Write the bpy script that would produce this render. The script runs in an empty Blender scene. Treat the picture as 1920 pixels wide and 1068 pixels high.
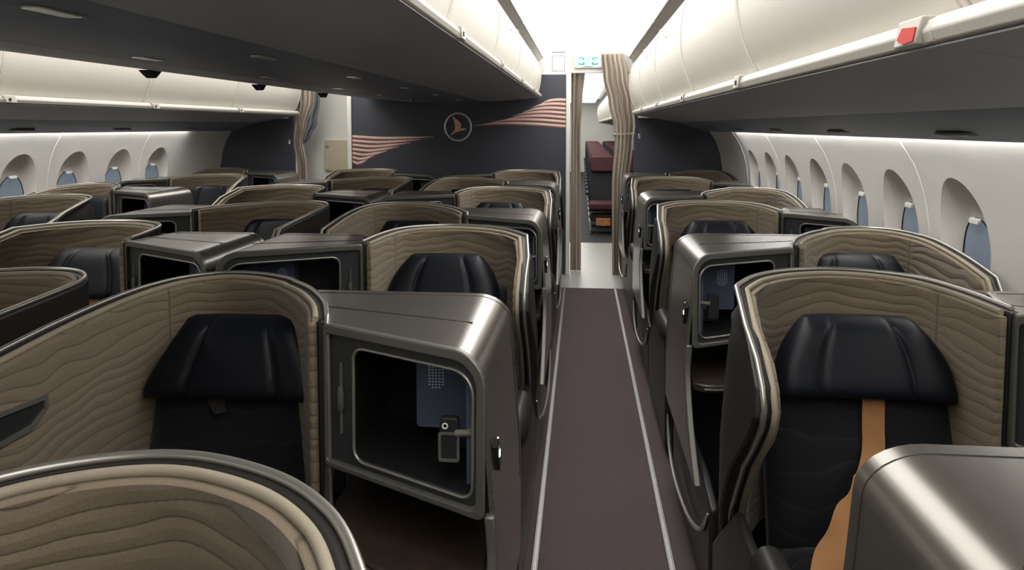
import bpy, bmesh, math, random
from mathutils import Vector, noise as mnoise
random.seed(4)
scene = bpy.context.scene
COL = scene.collection
PI = math.pi

# ------------------------------------------------------------------ camera, world, exposure
EYE = 1.65
cam_data = bpy.data.cameras.new('camera')
cam = bpy.data.objects.new('camera', cam_data)
COL.objects.link(cam)
cam.location = (0, 0, EYE)
cam.rotation_euler = (math.radians(90 - 4.0), 0, math.radians(5.3824))
cam_data.sensor_width = 36
cam_data.lens = 1387 / 1920 * 36
cam_data.shift_y = -0.10417
cam_data.clip_start = 0.02
cam_data.clip_end = 200
scene.camera = cam
scene.view_settings.view_transform = 'Standard'
scene.view_settings.look = 'None'
scene.view_settings.gamma = 1
scene.view_settings.use_curve_mapping = False
scene.view_settings.exposure = 0.0
world = bpy.data.worlds.new('sky')
scene.world = world
world.use_nodes = True
wb = world.node_tree.nodes['Background']
wb.inputs[0].default_value = (0.42, 0.48, 0.55, 1)
wb.inputs[1].default_value = 0.55
CEILING_GLOW = 4.4
STRIP_GLOW = 30.0


# ------------------------------------------------------------------ materials
def new_mat(name, col, rough=0.5, metal=0.0, spec=0.5):
    m = bpy.data.materials.new(name)
    m.use_nodes = True
    b = m.node_tree.nodes['Principled BSDF']
    b.inputs['Base Color'].default_value = (*col, 1)
    b.inputs['Roughness'].default_value = rough
    b.inputs['Metallic'].default_value = metal
    b.inputs['Specular IOR Level'].default_value = spec
    return m


def nd(m, t, **kw):
    n = m.node_tree.nodes.new(t)
    for k, v in kw.items():
        setattr(n, k, v)
    return n


def ln(m, a, b):
    m.node_tree.links.new(a, b)


def math_node(m, op, a, b=None):
    n = nd(m, 'ShaderNodeMath', operation=op)
    for i, v in enumerate((a, b)):
        if v is None:
            continue
        if isinstance(v, (int, float)):
            n.inputs[i].default_value = v
        else:
            ln(m, v, n.inputs[i])
    return n.outputs[0]


def grain(m, scale, amount, bump=0.0, detail=3.0, bump_dist=0.002):
    """Procedural grain: base colour varies by +-amount, optional bump."""
    b = m.node_tree.nodes['Principled BSDF']
    col = b.inputs['Base Color'].default_value[:]
    tc = nd(m, 'ShaderNodeTexCoord')
    nz = nd(m, 'ShaderNodeTexNoise')
    nz.inputs['Scale'].default_value = scale
    nz.inputs['Detail'].default_value = detail
    ln(m, tc.outputs['Object'], nz.inputs['Vector'])
    mr = nd(m, 'ShaderNodeMapRange')
    mr.inputs[1].default_value = 0.25
    mr.inputs[2].default_value = 0.75
    mr.inputs[3].default_value = 1 - amount
    mr.inputs[4].default_value = 1 + amount
    ln(m, nz.outputs[0], mr.inputs[0])
    mx = nd(m, 'ShaderNodeMix', data_type='RGBA', blend_type='MULTIPLY')
    mx.inputs[0].default_value = 1
    mx.inputs[6].default_value = col
    ln(m, mr.outputs[0], mx.inputs[7])
    ln(m, mx.outputs[2], b.inputs['Base Color'])
    if bump:
        bp = nd(m, 'ShaderNodeBump')
        bp.inputs['Strength'].default_value = bump
        bp.inputs['Distance'].default_value = bump_dist
        ln(m, nz.outputs[0], bp.inputs['Height'])
        ln(m, bp.outputs[0], b.inputs['Normal'])
    return m


def quilted(name, col, period, wander, seam_dark, puff, rough=0.85):
    """Quilted upholstery: wandering stitched seams that follow the UV map (metres)."""
    m = new_mat(name, col, rough, 0, 0.25)
    b = m.node_tree.nodes['Principled BSDF']
    uv = nd(m, 'ShaderNodeUVMap')
    sep = nd(m, 'ShaderNodeSeparateXYZ')
    ln(m, uv.outputs[0], sep.inputs[0])
    mp = nd(m, 'ShaderNodeMapping')
    mp.inputs['Scale'].default_value = (2.6, 3.4, 1)
    ln(m, uv.outputs[0], mp.inputs[0])
    nz = nd(m, 'ShaderNodeTexNoise')
    nz.inputs['Scale'].default_value = 1.6
    nz.inputs['Detail'].default_value = 1.0
    ln(m, mp.outputs[0], nz.inputs['Vector'])
    t = math_node(m, 'ADD', math_node(m, 'MULTIPLY', sep.outputs[1], 1 / period),
                  math_node(m, 'MULTIPLY', nz.outputs[0], wander))
    fr = math_node(m, 'FRACT', t)
    d = math_node(m, 'MULTIPLY', math_node(m, 'ABSOLUTE', math_node(m, 'SUBTRACT', fr, 0.5)), 2.0)
    d = math_node(m, 'SUBTRACT', 1.0, d)             # 0 at a seam, 1 mid-way
    # one upright panel seam
    us = math_node(m, 'ABSOLUTE', math_node(m, 'SUBTRACT', sep.outputs[0], 0.78))
    us = math_node(m, 'MINIMUM', math_node(m, 'MULTIPLY', us, 22.0), 1.0)
    d2 = math_node(m, 'MINIMUM', d, us)
    mr = nd(m, 'ShaderNodeMapRange', interpolation_type='SMOOTHSTEP')
    mr.inputs[1].default_value = 0.0
    mr.inputs[2].default_value = 0.16
    mr.inputs[3].default_value = seam_dark
    mr.inputs[4].default_value = 1.0
    ln(m, d2, mr.inputs[0])
    tc = nd(m, 'ShaderNodeTexCoord')
    fz = nd(m, 'ShaderNodeTexNoise')
    fz.inputs['Scale'].default_value = 420
    fz.inputs['Detail'].default_value = 2
    ln(m, tc.outputs['Object'], fz.inputs['Vector'])
    fm = nd(m, 'ShaderNodeMapRange')
    fm.inputs[1].default_value = 0.3
    fm.inputs[2].default_value = 0.7
    fm.inputs[3].default_value = 0.86
    fm.inputs[4].default_value = 1.14
    ln(m, fz.outputs[0], fm.inputs[0])
    tot = math_node(m, 'MULTIPLY', mr.outputs[0], fm.outputs[0])
    mx = nd(m, 'ShaderNodeMix', data_type='RGBA', blend_type='MULTIPLY')
    mx.inputs[0].default_value = 1
    mx.inputs[6].default_value = (*col, 1)
    ln(m, tot, mx.inputs[7])
    ln(m, mx.outputs[2], b.inputs['Base Color'])
    h = math_node(m, 'ADD', math_node(m, 'POWER', d2, 0.5), math_node(m, 'MULTIPLY', fz.outputs[0], 0.05))
    bp = nd(m, 'ShaderNodeBump')
    bp.inputs['Strength'].default_value = puff
    bp.inputs['Distance'].default_value = 0.006
    ln(m, h, bp.inputs['Height'])
    ln(m, bp.outputs[0], b.inputs['Normal'])
    b.inputs['Sheen Weight'].default_value = 0.15
    return m


def glow(name, col, strength):
    m = bpy.data.materials.new(name)
    m.use_nodes = True
    nt = m.node_tree
    nt.nodes.clear()
    e = nt.nodes.new('ShaderNodeEmission')
    o = nt.nodes.new('ShaderNodeOutputMaterial')
    e.inputs[0].default_value = (*col, 1)
    e.inputs[1].default_value = strength
    nt.links.new(e.outputs[0], o.inputs[0])
    return m


M = {}
M['shell'] = grain(new_mat('charcoal_satin', (0.017, 0.0152, 0.0135), 0.44, 0.0, 0.35), 900, 0.10, 0.05)
M['shell_top'] = grain(new_mat('bronze_grey_satin', (0.175, 0.160, 0.138), 0.27, 0.65), 900, 0.10, 0.05)
_tb = M['shell_top'].node_tree.nodes['Principled BSDF']
_tb.inputs['Coat Weight'].default_value = 0.6
_tb.inputs['Coat Roughness'].default_value = 0.22
_tb.inputs['Coat IOR'].default_value = 1.7
M['shell_dark'] = grain(new_mat('black_plastic', (0.018, 0.018, 0.018), 0.42), 500, 0.15)
M['rim'] = grain(new_mat('pale_grey_trim', (0.40, 0.385, 0.35), 0.30, 0.75), 700, 0.06)
M['frame'] = grain(new_mat('mid_grey_frame', (0.13, 0.127, 0.112), 0.36, 0.35), 700, 0.08)
M['surround'] = grain(new_mat('slate_panel', (0.026, 0.028, 0.031), 0.5), 600, 0.1)
M['cavity'] = grain(new_mat('cabinet_lining_black', (0.006, 0.006, 0.006), 0.6), 300, 0.2)
M['panel_blue'] = grain(new_mat('cabinet_side_slate', (0.075, 0.092, 0.145), 0.5), 300, 0.1)
M['fabric'] = quilted('beige_quilted_lining', (0.195, 0.154, 0.106), 0.034, 3.0, 0.55, 0.5)
M['piping'] = grain(new_mat('cream_piping', (0.29, 0.25, 0.185), 0.7), 500, 0.12, 0.2)
M['seatcloth'] = quilted('navy_black_seat_cloth', (0.0065, 0.0065, 0.009), 0.085, 2.4, 1.9, 0.35, 0.8)
M['leather'] = grain(new_mat('black_leather', (0.0045, 0.006, 0.010), 0.45, 0, 0.24), 260, 0.2, 0.12)
M['belt'] = grain(new_mat('tan_webbing', (0.36, 0.17, 0.062), 0.75), 350, 0.12, 0.2)
M['table'] = grain(new_mat('dark_walnut_table', (0.035, 0.024, 0.017), 0.4), 40, 0.35)
M['chrome'] = new_mat('bright_metal', (0.75, 0.75, 0.73), 0.22, 1.0)
M['white_mark'] = grain(new_mat('white_mark', (0.85, 0.85, 0.83), 0.5), 50, 0.02)
M['speaker_blue'] = grain(new_mat('pale_blue_dots', (0.62, 0.72, 0.85), 0.5), 50, 0.02)
M['red_tag'] = grain(new_mat('red_tag', (0.55, 0.03, 0.02), 0.5), 80, 0.05)
M['carpet'] = grain(new_mat('mauve_brown_carpet', (0.085, 0.067, 0.068), 0.95, 0, 0.1), 330, 0.45, 0.6, 4, 0.004)
M['vinyl'] = grain(new_mat('pale_grey_vinyl', (0.34, 0.34, 0.31), 0.4), 60, 0.06)
M['rail'] = grain(new_mat('seat_rail_metal', (0.42, 0.41, 0.40), 0.35, 0.8), 60, 0.12)
M['wall'] = grain(new_mat('warm_white_sidewall', (0.74, 0.72, 0.67), 0.55), 60, 0.02)
M['bin'] = grain(new_mat('ivory_bin', (0.62, 0.595, 0.545), 0.5), 60, 0.02)
M['under'] = grain(new_mat('shade_grey_bin_underside', (0.36, 0.37, 0.395), 0.5), 200, 0.05)  # pale underside, its shade put into a darker grey than the bin
M['service'] = grain(new_mat('slate_service_channel', (0.16, 0.19, 0.25), 0.45), 200, 0.08)
M['navy'] = grain(new_mat('navy_bulkhead', (0.043, 0.047, 0.064), 0.5), 300, 0.08)
M['stripe'] = grain(new_mat('copper_stripe', (0.78, 0.55, 0.47), 0.4, 0.2), 60, 0.1)
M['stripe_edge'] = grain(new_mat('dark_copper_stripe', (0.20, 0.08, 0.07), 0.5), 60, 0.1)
M['ring'] = grain(new_mat('silver_emblem', (0.62, 0.62, 0.66), 0.3, 0.4), 60, 0.05)
M['bird'] = grain(new_mat('copper_emblem', (0.62, 0.33, 0.22), 0.35, 0.4), 60, 0.05)
M['white_panel'] = grain(new_mat('white_cabin_panel', (0.76, 0.75, 0.70), 0.5), 60, 0.02)
M['beige_panel'] = grain(new_mat('beige_flap', (0.55, 0.48, 0.35), 0.6), 60, 0.04)
M['economy_dark'] = grain(new_mat('charcoal_economy_cloth', (0.012, 0.011, 0.014), 0.8), 200, 0.2)
M['economy_red'] = grain(new_mat('crimson_economy_cloth', (0.055, 0.008, 0.010), 0.75), 200, 0.2)
M['seal'] = grain(new_mat('black_rubber', (0.012, 0.012, 0.013), 0.6), 200, 0.1)
M['pocket'] = grain(new_mat('orange_pouch', (0.40, 0.17, 0.06), 0.6), 30, 0.35)
M['ceil'] = glow('ceiling_glow', (1.0, 0.975, 0.93), CEILING_GLOW)
M['strip'] = glow('led_strip', (1.0, 0.98, 0.95), STRIP_GLOW)
M['exit'] = glow('exit_sign_face', (0.78, 1.0, 0.97), 1.1)
M['exit_green'] = glow('exit_sign_green', (0.05, 0.55, 0.45), 0.8)
M['dot_led'] = glow('small_white_led', (1.0, 1.0, 0.95), 1.4)


def curtain_mat(name, c1, c2):
    m = new_mat(name, c1, 0.85, 0, 0.2)
    b = m.node_tree.nodes['Principled BSDF']
    uv = nd(m, 'ShaderNodeUVMap')
    mp = nd(m, 'ShaderNodeMapping')
    mp.inputs['Rotation'].default_value = (0, 0, 0.7)
    ln(m, uv.outputs[0], mp.inputs[0])
    ck = nd(m, 'ShaderNodeTexWave', wave_type='BANDS', bands_direction='X')
    ck.inputs['Scale'].default_value = 24
    ck.inputs['Distortion'].default_value = 1.5
    ln(m, mp.outputs[0], ck.inputs['Vector'])
    mx = nd(m, 'ShaderNodeMix', data_type='RGBA')
    mx.inputs[6].default_value = (*c1, 1)
    mx.inputs[7].default_value = (*c2, 1)
    ln(m, ck.outputs[1], mx.inputs[0])
    ln(m, mx.outputs[2], b.inputs['Base Color'])
    return m


M['curtain'] = curtain_mat('taupe_woven_curtain', (0.40, 0.345, 0.29), (0.345, 0.295, 0.245))
M['curtain_grey'] = curtain_mat('grey_curtain_lining', (0.16, 0.17, 0.18), (0.13, 0.14, 0.15))


def glass_mat():
    m = bpy.data.materials.new('window_glass')
    m.use_nodes = True
    nt = m.node_tree
    nt.nodes.clear()
    t = nt.nodes.new('ShaderNodeBsdfTransparent')
    t.inputs[0].default_value = (0.80, 0.86, 0.92, 1)
    df = nt.nodes.new('ShaderNodeBsdfDiffuse')
    df.inputs[0].default_value = (0.27, 0.31, 0.36, 1)
    a = nt.nodes.new('ShaderNodeMixShader')
    a.inputs[0].default_value = 0.5
    nt.links.new(t.outputs[0], a.inputs[1])
    nt.links.new(df.outputs[0], a.inputs[2])
    g = nt.nodes.new('ShaderNodeBsdfGlossy')
    g.inputs['Roughness'].default_value = 0.25
    c = nt.nodes.new('ShaderNodeMixShader')
    c.inputs[0].default_value = 0.06
    nt.links.new(a.outputs[0], c.inputs[1])
    nt.links.new(g.outputs[0], c.inputs[2])
    o = nt.nodes.new('ShaderNodeOutputMaterial')
    nt.links.new(c.outputs[0], o.inputs[0])
    return m


M['glass'] = glass_mat()


# ------------------------------------------------------------------ mesh helpers
class MB:
    def __init__(self):
        self.v, self.f, self.uv = [], [], []

    def add(self, verts, faces, uvs=None):
        o = len(self.v)
        self.v += [tuple(p) for p in verts]
        self.f += [tuple(i + o for i in f) for f in faces]
        self.uv += list(uvs) if uvs else [(p[0], p[2]) for p in verts]
        return self

    def box(self, c, s):
        x, y, z = c
        a, b, d = s[0] / 2, s[1] / 2, s[2] / 2
        vs = [(x + i * a, y + j * b, z + k * d) for i in (-1, 1) for j in (-1, 1) for k in (-1, 1)]
        return self.add(vs, [(0, 1, 3, 2), (4, 6, 7, 5), (0, 4, 5, 1), (2, 3, 7, 6), (0, 2, 6, 4), (1, 5, 7, 3)])

    def grid(self, g, uv=None, closed=False):
        n, m = len(g), len(g[0])
        vs = [p for r in g for p in r]
        fs = [(i * m + j, i * m + (j + 1) % m, (i + 1) * m + (j + 1) % m, (i + 1) * m + j)
              for i in range(n - 1) for j in range(m if closed else m - 1)]
        return self.add(vs, fs, [p for r in uv for p in r] if uv else None)

    def solid(self, A, B, uv=None):
        """Two equal grids joined round their borders into a closed slab."""
        n, m = len(A), len(A[0])
        vs = [p for r in A for p in r] + [p for r in B for p in r]
        k = n * m
        fs = []
        for i in range(n - 1):
            for j in range(m - 1):
                a, b, c, d = i * m + j, i * m + j + 1, (i + 1) * m + j + 1, (i + 1) * m + j
                fs += [(a, b, c, d), (k + a, k + d, k + c, k + b)]
        ring = [j for j in range(m)] + [i * m + m - 1 for i in range(1, n)] + \
               [(n - 1) * m + j for j in range(m - 2, -1, -1)] + [i * m for i in range(n - 2, 0, -1)]
        for q in range(len(ring)):
            a, b = ring[q], ring[(q + 1) % len(ring)]
            fs.append((a, k + a, k + b, b))
        u = None
        if uv:
            u = [p for r in uv for p in r] * 2
        return self.add(vs, fs, u)

    def tube(self, pts, r, n=8, close=False):
        pts = [Vector(p) for p in pts]
        rings = []
        prev = None
        for i, p in enumerate(pts):
            a = pts[max(0, i - 1)] if not close else pts[i - 1]
            b = pts[min(len(pts) - 1, i + 1)] if not close else pts[(i + 1) % len(pts)]
            t = (b - a)
            if t.length < 1e-9:
                t = Vector((0, 0, 1))
            t.normalize()
            if prev is None:
                ref = Vector((0, 0, 1)) if abs(t.z) < 0.9 else Vector((0, 1, 0))
                nx = ref.cross(t).normalized()
            else:
                nx = (prev - t * prev.dot(t))
                nx = nx.normalized() if nx.length > 1e-6 else Vector((1, 0, 0))
            prev = nx
            ny = t.cross(nx)
            rr = r[i] if isinstance(r, (list, tuple)) else r
            rings.append([tuple(p + nx * (rr * math.cos(2 * PI * q / n)) + ny * (rr * math.sin(2 * PI * q / n))) for q in range(n)])
        if close:
            rings.append(rings[0])
        o = len(self.v)
        self.grid(rings, closed=True)
        if not close:
            self.f.append(tuple(o + q for q in range(n)))
            self.f.append(tuple(o + (len(rings) - 1) * n + q for q in reversed(range(n))))
        return self

    def prism(self, poly, fn, depth_a, depth_b):
        """poly = 2D outline; fn(p, d) gives the 3D point at depth d."""
        n = len(poly)
        vs = [fn(p, depth_a) for p in poly] + [fn(p, depth_b) for p in poly]
        fs = [tuple(range(n)), tuple(reversed(range(n, 2 * n)))]
        fs += [(i, i + n, (i + 1) % n + n, (i + 1) % n) for i in range(n)]
        return self.add(vs, fs)

    def build(self, name, mat, parent=None, bevel=0, seg=2, sub=0, angle=35, loc=None):
        me = bpy.data.meshes.new(name)
        me.from_pydata(self.v, [], self.f)
        ul = me.uv_layers.new(name='UVMap')
        for lp in me.loops:
            ul.data[lp.index].uv = self.uv[lp.vertex_index]
        bm = bmesh.new()
        bm.from_mesh(me)
        bmesh.ops.remove_doubles(bm, verts=bm.verts, dist=1e-6)
        bmesh.ops.recalc_face_normals(bm, faces=bm.faces)
        bm.to_mesh(me)
        bm.free()
        me.materials.append(mat)
        for p in me.polygons:
            p.use_smooth = True
        if not sub:
            me.set_sharp_from_angle(angle=math.radians(angle))
        o = bpy.data.objects.new(name, me)
        COL.objects.link(o)
        if parent:
            o.parent = parent
        if loc:
            o.location = loc
        if bevel:
            b = o.modifiers.new('bevel', 'BEVEL')
            b.width = bevel
            b.segments = seg
            b.limit_method = 'ANGLE'
            b.angle_limit = math.radians(40)
            b.harden_normals = False
        if sub:
            s = o.modifiers.new('sub', 'SUBSURF')
            s.levels = s.render_levels = sub
        return o


def tag(o, label=None, cat=None, group=None, kind=None):
    for k, v in (('label', label), ('category', cat), ('group', group), ('kind', kind)):
        if v:
            o[k] = v
    return o


def empty(name, loc=(0, 0, 0)):
    o = bpy.data.objects.new(name, None)
    COL.objects.link(o)
    o.location = loc
    o.empty_display_size = 0.1
    return o


def dup(root, loc):
    r = root.copy()
    COL.objects.link(r)
    r.location = loc
    for ch in list(root.children):
        c = ch.copy()
        COL.objects.link(c)
        c.parent = r
        for g in list(ch.children):
            d = g.copy()
            COL.objects.link(d)
            d.parent = c
    return r


def spline(pts, n):
    """Catmull-Rom through 2D/3D points, n samples evenly by arc length."""
    P = [Vector(p) for p in pts]
    P = [P[0] * 2 - P[1]] + P + [P[-1] * 2 - P[-2]]
    fine = []
    for i in range(1, len(P) - 2):
        for k in range(24):
            t = k / 24
            a, b, c, d = P[i - 1], P[i], P[i + 1], P[i + 2]
            fine.append(0.5 * ((2 * b) + (c - a) * t + (2 * a - 5 * b + 4 * c - d) * t * t + (3 * b - a - 3 * c + d) * t ** 3))
    fine.append(P[-2])
    L = [0]
    for i in range(1, len(fine)):
        L.append(L[-1] + (fine[i] - fine[i - 1]).length)
    out = []
    j = 0
    for k in range(n):
        s = L[-1] * k / (n - 1)
        while j < len(L) - 2 and L[j + 1] < s:
            j += 1
        w = (s - L[j]) / max(1e-9, L[j + 1] - L[j])
        out.append(fine[j].lerp(fine[j + 1], min(1, max(0, w))))
    return out, L[-1]


def lerp_table(x, tab):
    if x <= tab[0][0]:
        return tab[0][1]
    for (a, b), (c, d) in zip(tab, tab[1:]):
        if x <= c:
            t = (x - a) / (c - a)
            t = t * t * (3 - 2 * t)
            return b + (d - b) * t
    return tab[-1][1]


def lin_table(x, tab):
    if x <= tab[0][0]:
        return tab[0][1]
    for (a, b), (c, d) in zip(tab, tab[1:]):
        if x <= c:
            return b + (d - b) * (x - a) / (c - a)
    return tab[-1][1]


def rrect(x0, x1, z0, z1, r, na=6, ns=6):
    """Rounded rectangle outline, counts fixed so two of them can be bridged. r = (bl, br, tr, tl)."""
    out = []
    cs = [((x0 + r[0], z0 + r[0]), PI, r[0]), ((x1 - r[1], z0 + r[1]), 1.5 * PI, r[1]),
          ((x1 - r[2], z1 - r[2]), 0, r[2]), ((x0 + r[3], z1 - r[3]), 0.5 * PI, r[3])]
    for k, (c, a0, rr) in enumerate(cs):
        arc = [(c[0] + rr * math.cos(a0 + PI / 2 * i / na), c[1] + rr * math.sin(a0 + PI / 2 * i / na)) for i in range(na + 1)]
        out += arc
        c2, a2, r2 = cs[(k + 1) % 4]
        nxt = (c2[0] + r2 * math.cos(a2), c2[1] + r2 * math.sin(a2))
        for i in range(1, ns):
            t = i / ns
            out.append((arc[-1][0] + (nxt[0] - arc[-1][0]) * t, arc[-1][1] + (nxt[1] - arc[-1][1]) * t))
    return out


def ring_solid(mb, outer, inner, fn, d0, d1):
    """Flat ring between two outlines of equal count, from depth d0 to d1."""
    n = len(outer)
    g = [[fn(p, d0) for p in outer], [fn(p, d0) for p in inner], [fn(p, d1) for p in inner], [fn(p, d1) for p in outer]]
    vs = [p for r in g for p in r]
    fs = []
    for k in range(4):
        for i in range(n):
            a, b = k * n + i, k * n + (i + 1) % n
            c, d = ((k + 1) % 4) * n + (i + 1) % n, ((k + 1) % 4) * n + i
            fs.append((a, b, c, d))
    return mb.add(vs, fs)


# ------------------------------------------------------------------ the business seat
def make_seat(kind, sgn, W, wing):
    """Local frame: u = inward from the aisle edge, v = towards the tail, sgn mirrors u.
    kind 'console_aisle' = cabinet beside the aisle; 'seat_aisle' = seat beside the aisle."""
    T = lambda u, v, z: (sgn * u, v, z)
    root = empty('business_seat')
    aisle = kind == 'seat_aisle'
    FW = .03 if W > 1.1 else 0
    if aisle:
        path = [(.030, -.64), (.030, -.46), (.030, -.28), (.040, -.12), (.085, -.01), (.15, .09), (.25, .17), (.39, .215), (.515, .187), (.61, .107), (.66, -.05), (.685, -.25)]
        us, vs, uf, vf = .695, -.25, W, -.52
        cu = .395
    else:
        path = [(.440, -.35), (.515, -.17), (.635, .005), (.775 + FW * .3, .12), (.91 + FW * .7, .160), (1.01 + FW, .085), (1.05 + FW, -.07), (1.058 + FW, -.35), (1.05 + FW, -.62), (1.045 + FW, -.92)]
        us, vs, uf, vf = .43, -.335, 0.0, -.555
        cu = .775 + FW * .5
    N = 56
    pts, L = spline(path, 200)

    def at(s):
        x = min(max(s / L, 0), 1) * 199
        i = min(int(x), 198)
        p = pts[i].lerp(pts[i + 1], x - i)
        t = (pts[min(i + 2, 199)] - pts[max(i - 1, 0)]).normalized()
        nrm = Vector((-t.y, t.x))           # seat interior lies right of the path's travel
        return p, nrm
    # which side is outside: away from the seat centre
    pm, nm = at(L * .5)
    flip = 1 if nm.dot(pm - Vector((cu, -.2))) > 0 else -1
    TOP = 1.170
    if aisle:
        # front edge of the aisle wing, an S from the top corner to the foot
        edge, _ = spline([(-.02, .05), (-.03, .30), (-.10, .47), (-.31, .74), (-.47, .90), (-.515, .99), (-.46, 1.065), (-.34, 1.115), (-.20, 1.146), (-.08, 1.168)], 160)
        ztab = [(e.y, e.x) for e in edge]

        def s_start(z):
            vv = lin_table(z, ztab)
            for q in range(200):
                if pts[q].y >= vv:
                    return L * q / 199
            return 0
        s_end = lambda z: L
        ztop = lambda s: TOP + .012 * math.sin(PI * min(1, s / L))
    else:
        s_start = lambda z: 0
        back = L - wing

        def s_end(z):
            d = max(0, z - 1.03) / .12
            return min(L, back - .10 * min(1, d) ** 2.2 - max(0, .75 - z) * .25)
        drop = .05 if wing < .2 else .085
        ztop = lambda s: TOP + .012 * math.sin(PI * min(1, s / (L * .5))) - drop * max(0, (s - L * .52) / (back - L * .52)) ** 1.5 if s > L * .25 else TOP + .008

    def sheet(zb, inset, offs, Mz=16, bulge=0):
        g, uv = [], []
        for j in range(Mz + 1):
            w = j / Mz
            row, ur = [], []
            for i in range(N + 1):
                # height measured on the untrimmed path, then trimmed ends for that height
                zz = zb + w * (TOP - zb)
                a, b = s_start(zz) + inset, s_end(zz) - inset
                if not aisle:
                    a += .010 if inset > .01 else -inset
                else:
                    b += inset
                s = a + (b - a) * i / N
                zt = ztop(s) - inset
                z = zb + w * (zt - zb)
                p, nrm = at(s)
                q = p + nrm * (flip * (offs + (bulge * (1 if aisle else min(1, max(0, s / L - .45) / .2)) * min(1, max(0, 1.13 - z) / .35) if offs > .02 else 0)))
                row.append(T(q.x, q.y, z))
                ur.append((s + (-.62 if aisle else -.17), z))
            g.append(row)
            uv.append(ur)
        return g, uv

    out_g, uv = sheet(.06, 0, .030, 16, .026 if aisle else (.045 if W > 1.1 else .012))
    in_g, _ = sheet(.06, 0, .0)
    MB().solid(out_g, in_g, uv).build('shell', M['shell'], root, bevel=.009, seg=3, angle=50)
    la, uv2 = sheet(.42, .012, -.002)
    lb, _ = sheet(.42, .012, -.024)
    lining = MB().solid(la, lb, uv2).build('shell_lining', M['fabric'], root, bevel=.008, seg=2, angle=50)
    # pale edging round the rim, and the cloth piping just inside it

    def border(g, lo):
        m = len(g)
        left = [r[0] for r in g][lo:]
        right = [r[-1] for r in g][lo:]
        return (left if aisle or lo == 5 else []) + g[-1][1:-1] + ([] if aisle else list(reversed(right)))
    mid_g, _ = sheet(.06, -.004, .022, 24)
    MB().tube(border(mid_g, 2 if aisle else 5), .0075 if aisle else .0065, 8).build('edge_trim', M['rim'], root, angle=80)
    pg, _ = sheet(.06, .006, -.006, 24)
    MB().tube(border(pg, 4), .0085, 8).build('lining_piping', M['piping'], root, angle=80)

    # reading-light pocket set into the inner wing of the console-aisle seats
    if not aisle:
        s0 = L - wing - .34
        def onwing(p, d):
            q, nrm = at(s0 + p[0])
            q = q + nrm * (flip * d)
            return T(q.x, q.y, p[1])
        outl = [(0, .985), (.05, .955), (.15, .955), (.26, 1.03), (.25, 1.04), (.0, 1.02)]
        inn = [(.012, .988), (.054, .966), (.146, .966), (.235, 1.026), (.232, 1.029), (.012, 1.008)]
        rg = MB()
        ring_solid(rg, outl, inn, onwing, -.022, -.031)
        pk = rg.build('reading_light_pocket', M['rim'], root)
        MB().prism(inn, onwing, -.0235, -.0255).build('pocket_recess', M['seal'], pk)

    # ---------------- console with open cabinet
    def F(u, z):
        t = (u - us) / (uf - us)
        v = vs + (vf - vs) * t
        lean = -.06 * max(0, 1.06 - z) - 2.0 * max(0, .78 - z) ** 2
        return v + lean * (0.35 + .65 * t)
    d = 1 if uf > us else -1
    BUL = 0 if aisle else .028
    ZT = 1.168
    prof = [(us, .62), (us, .9), (us, ZT - .02), (us + d * .006, ZT - .006), (us + d * .02, ZT)]
    R = .072
    for k in range(1, 7):
        prof.append((us + d * .02 + (uf - d * R - us - d * .02) * k / 6, ZT))
    for k in range(1, 9):
        a = PI / 2 * k / 8
        prof.append((uf - d * R + d * R * math.sin(a), ZT - R + R * math.cos(a)))
    for z in (1.0, .9, .8, .72, .64, .56, .48, .42):
        prof.append((uf + d * BUL * min(1, (1.09 - z) / .35), z))
    g, g2 = [], []
    for (u, z) in prof:
        row, row2 = [], []
        f = F(min(max(u, min(us, uf)), max(us, uf)), z)
        for k in range(9):
            v = f + (.02 - f) * k / 8
            ww = max(0, (u - uf) / (us - uf))
            u_ = u + (.17 if not aisle else .07) * d * -1 * ww * k / 8 * (-1 if aisle else 1) * (1 if z > .63 or True else 0)
            row.append(T(u_, v, z))
            cx = us + (uf - us) * .5
            ui = u_ + (cx - u) * .05
            row2.append(T(ui, min(v, .012), z - (.014 if z > ZT - .05 else .0)))
        g.append(row)
        g2.append(row2)
    MB().solid(g, g2).build('console_cover', M['shell_top'], root, angle=40)
    # back of the console, closing it from behind
    bk = [(us, .10), (us, ZT - .01), (uf - d * R, ZT - .01), (uf - d * .02, ZT - .03), (uf - d * .004, ZT - R), (uf, .10)]
    MB().prism(bk, lambda p, q: T(p[0], q, p[1]), .008, .022).build('console_back', M['shell'], root)
    # seam across the top
    sm = [T(us + (uf - us) * t, F(us + (uf - us) * t, ZT) * .60 + .01, ZT + .0002) for t in [i / 10 * .97 - (.12 if not aisle else .04) for i in range(11)]]
    sm2 = [T(u - (.17 if not aisle else -.07) * d * max(0, (u - uf) / (us - uf)) * .96 + (d * .0003 if z < ZT - .01 else 0), -.016, z + .0002) for (u, z) in prof[4:24]]
    MB().tube(sm, .0014, 5).tube(sm2, .0012, 5).build('cover_seam', M['seal'], root)

    lo, hi = min(us, uf), max(us, uf)
    fr = lambda p, q: T(p[0], F(p[0], p[1]) + q, p[1])
    far_hi = uf > us
    rad = lambda a, b, c, e: (a, b, c, e) if far_hi else (b, a, e, c)
    outer = rrect(lo, hi, .812, ZT + .001, rad(.01, .02, .072, .012))
    mid = rrect(lo + (.008 if far_hi else .022), hi - (.022 if far_hi else .008), .828, ZT - .024, rad(.01, .02, .055, .012))
    rg = MB()
    ring_solid(rg, outer, mid, fr, -.012, .012)
    # the far post of the frame runs on down past the cabinet to the foot rail
    post_o, post_i = [], []
    for k in range(15):
        z = .825 - k * .029
        bul = d * BUL * min(1, (1.09 - z) / .35)
        post_o.append(T(uf + bul, F(uf, z) - .012, z))
        post_i.append(T(uf + bul - d * .022, F(uf, z) - .012, z))
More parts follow.
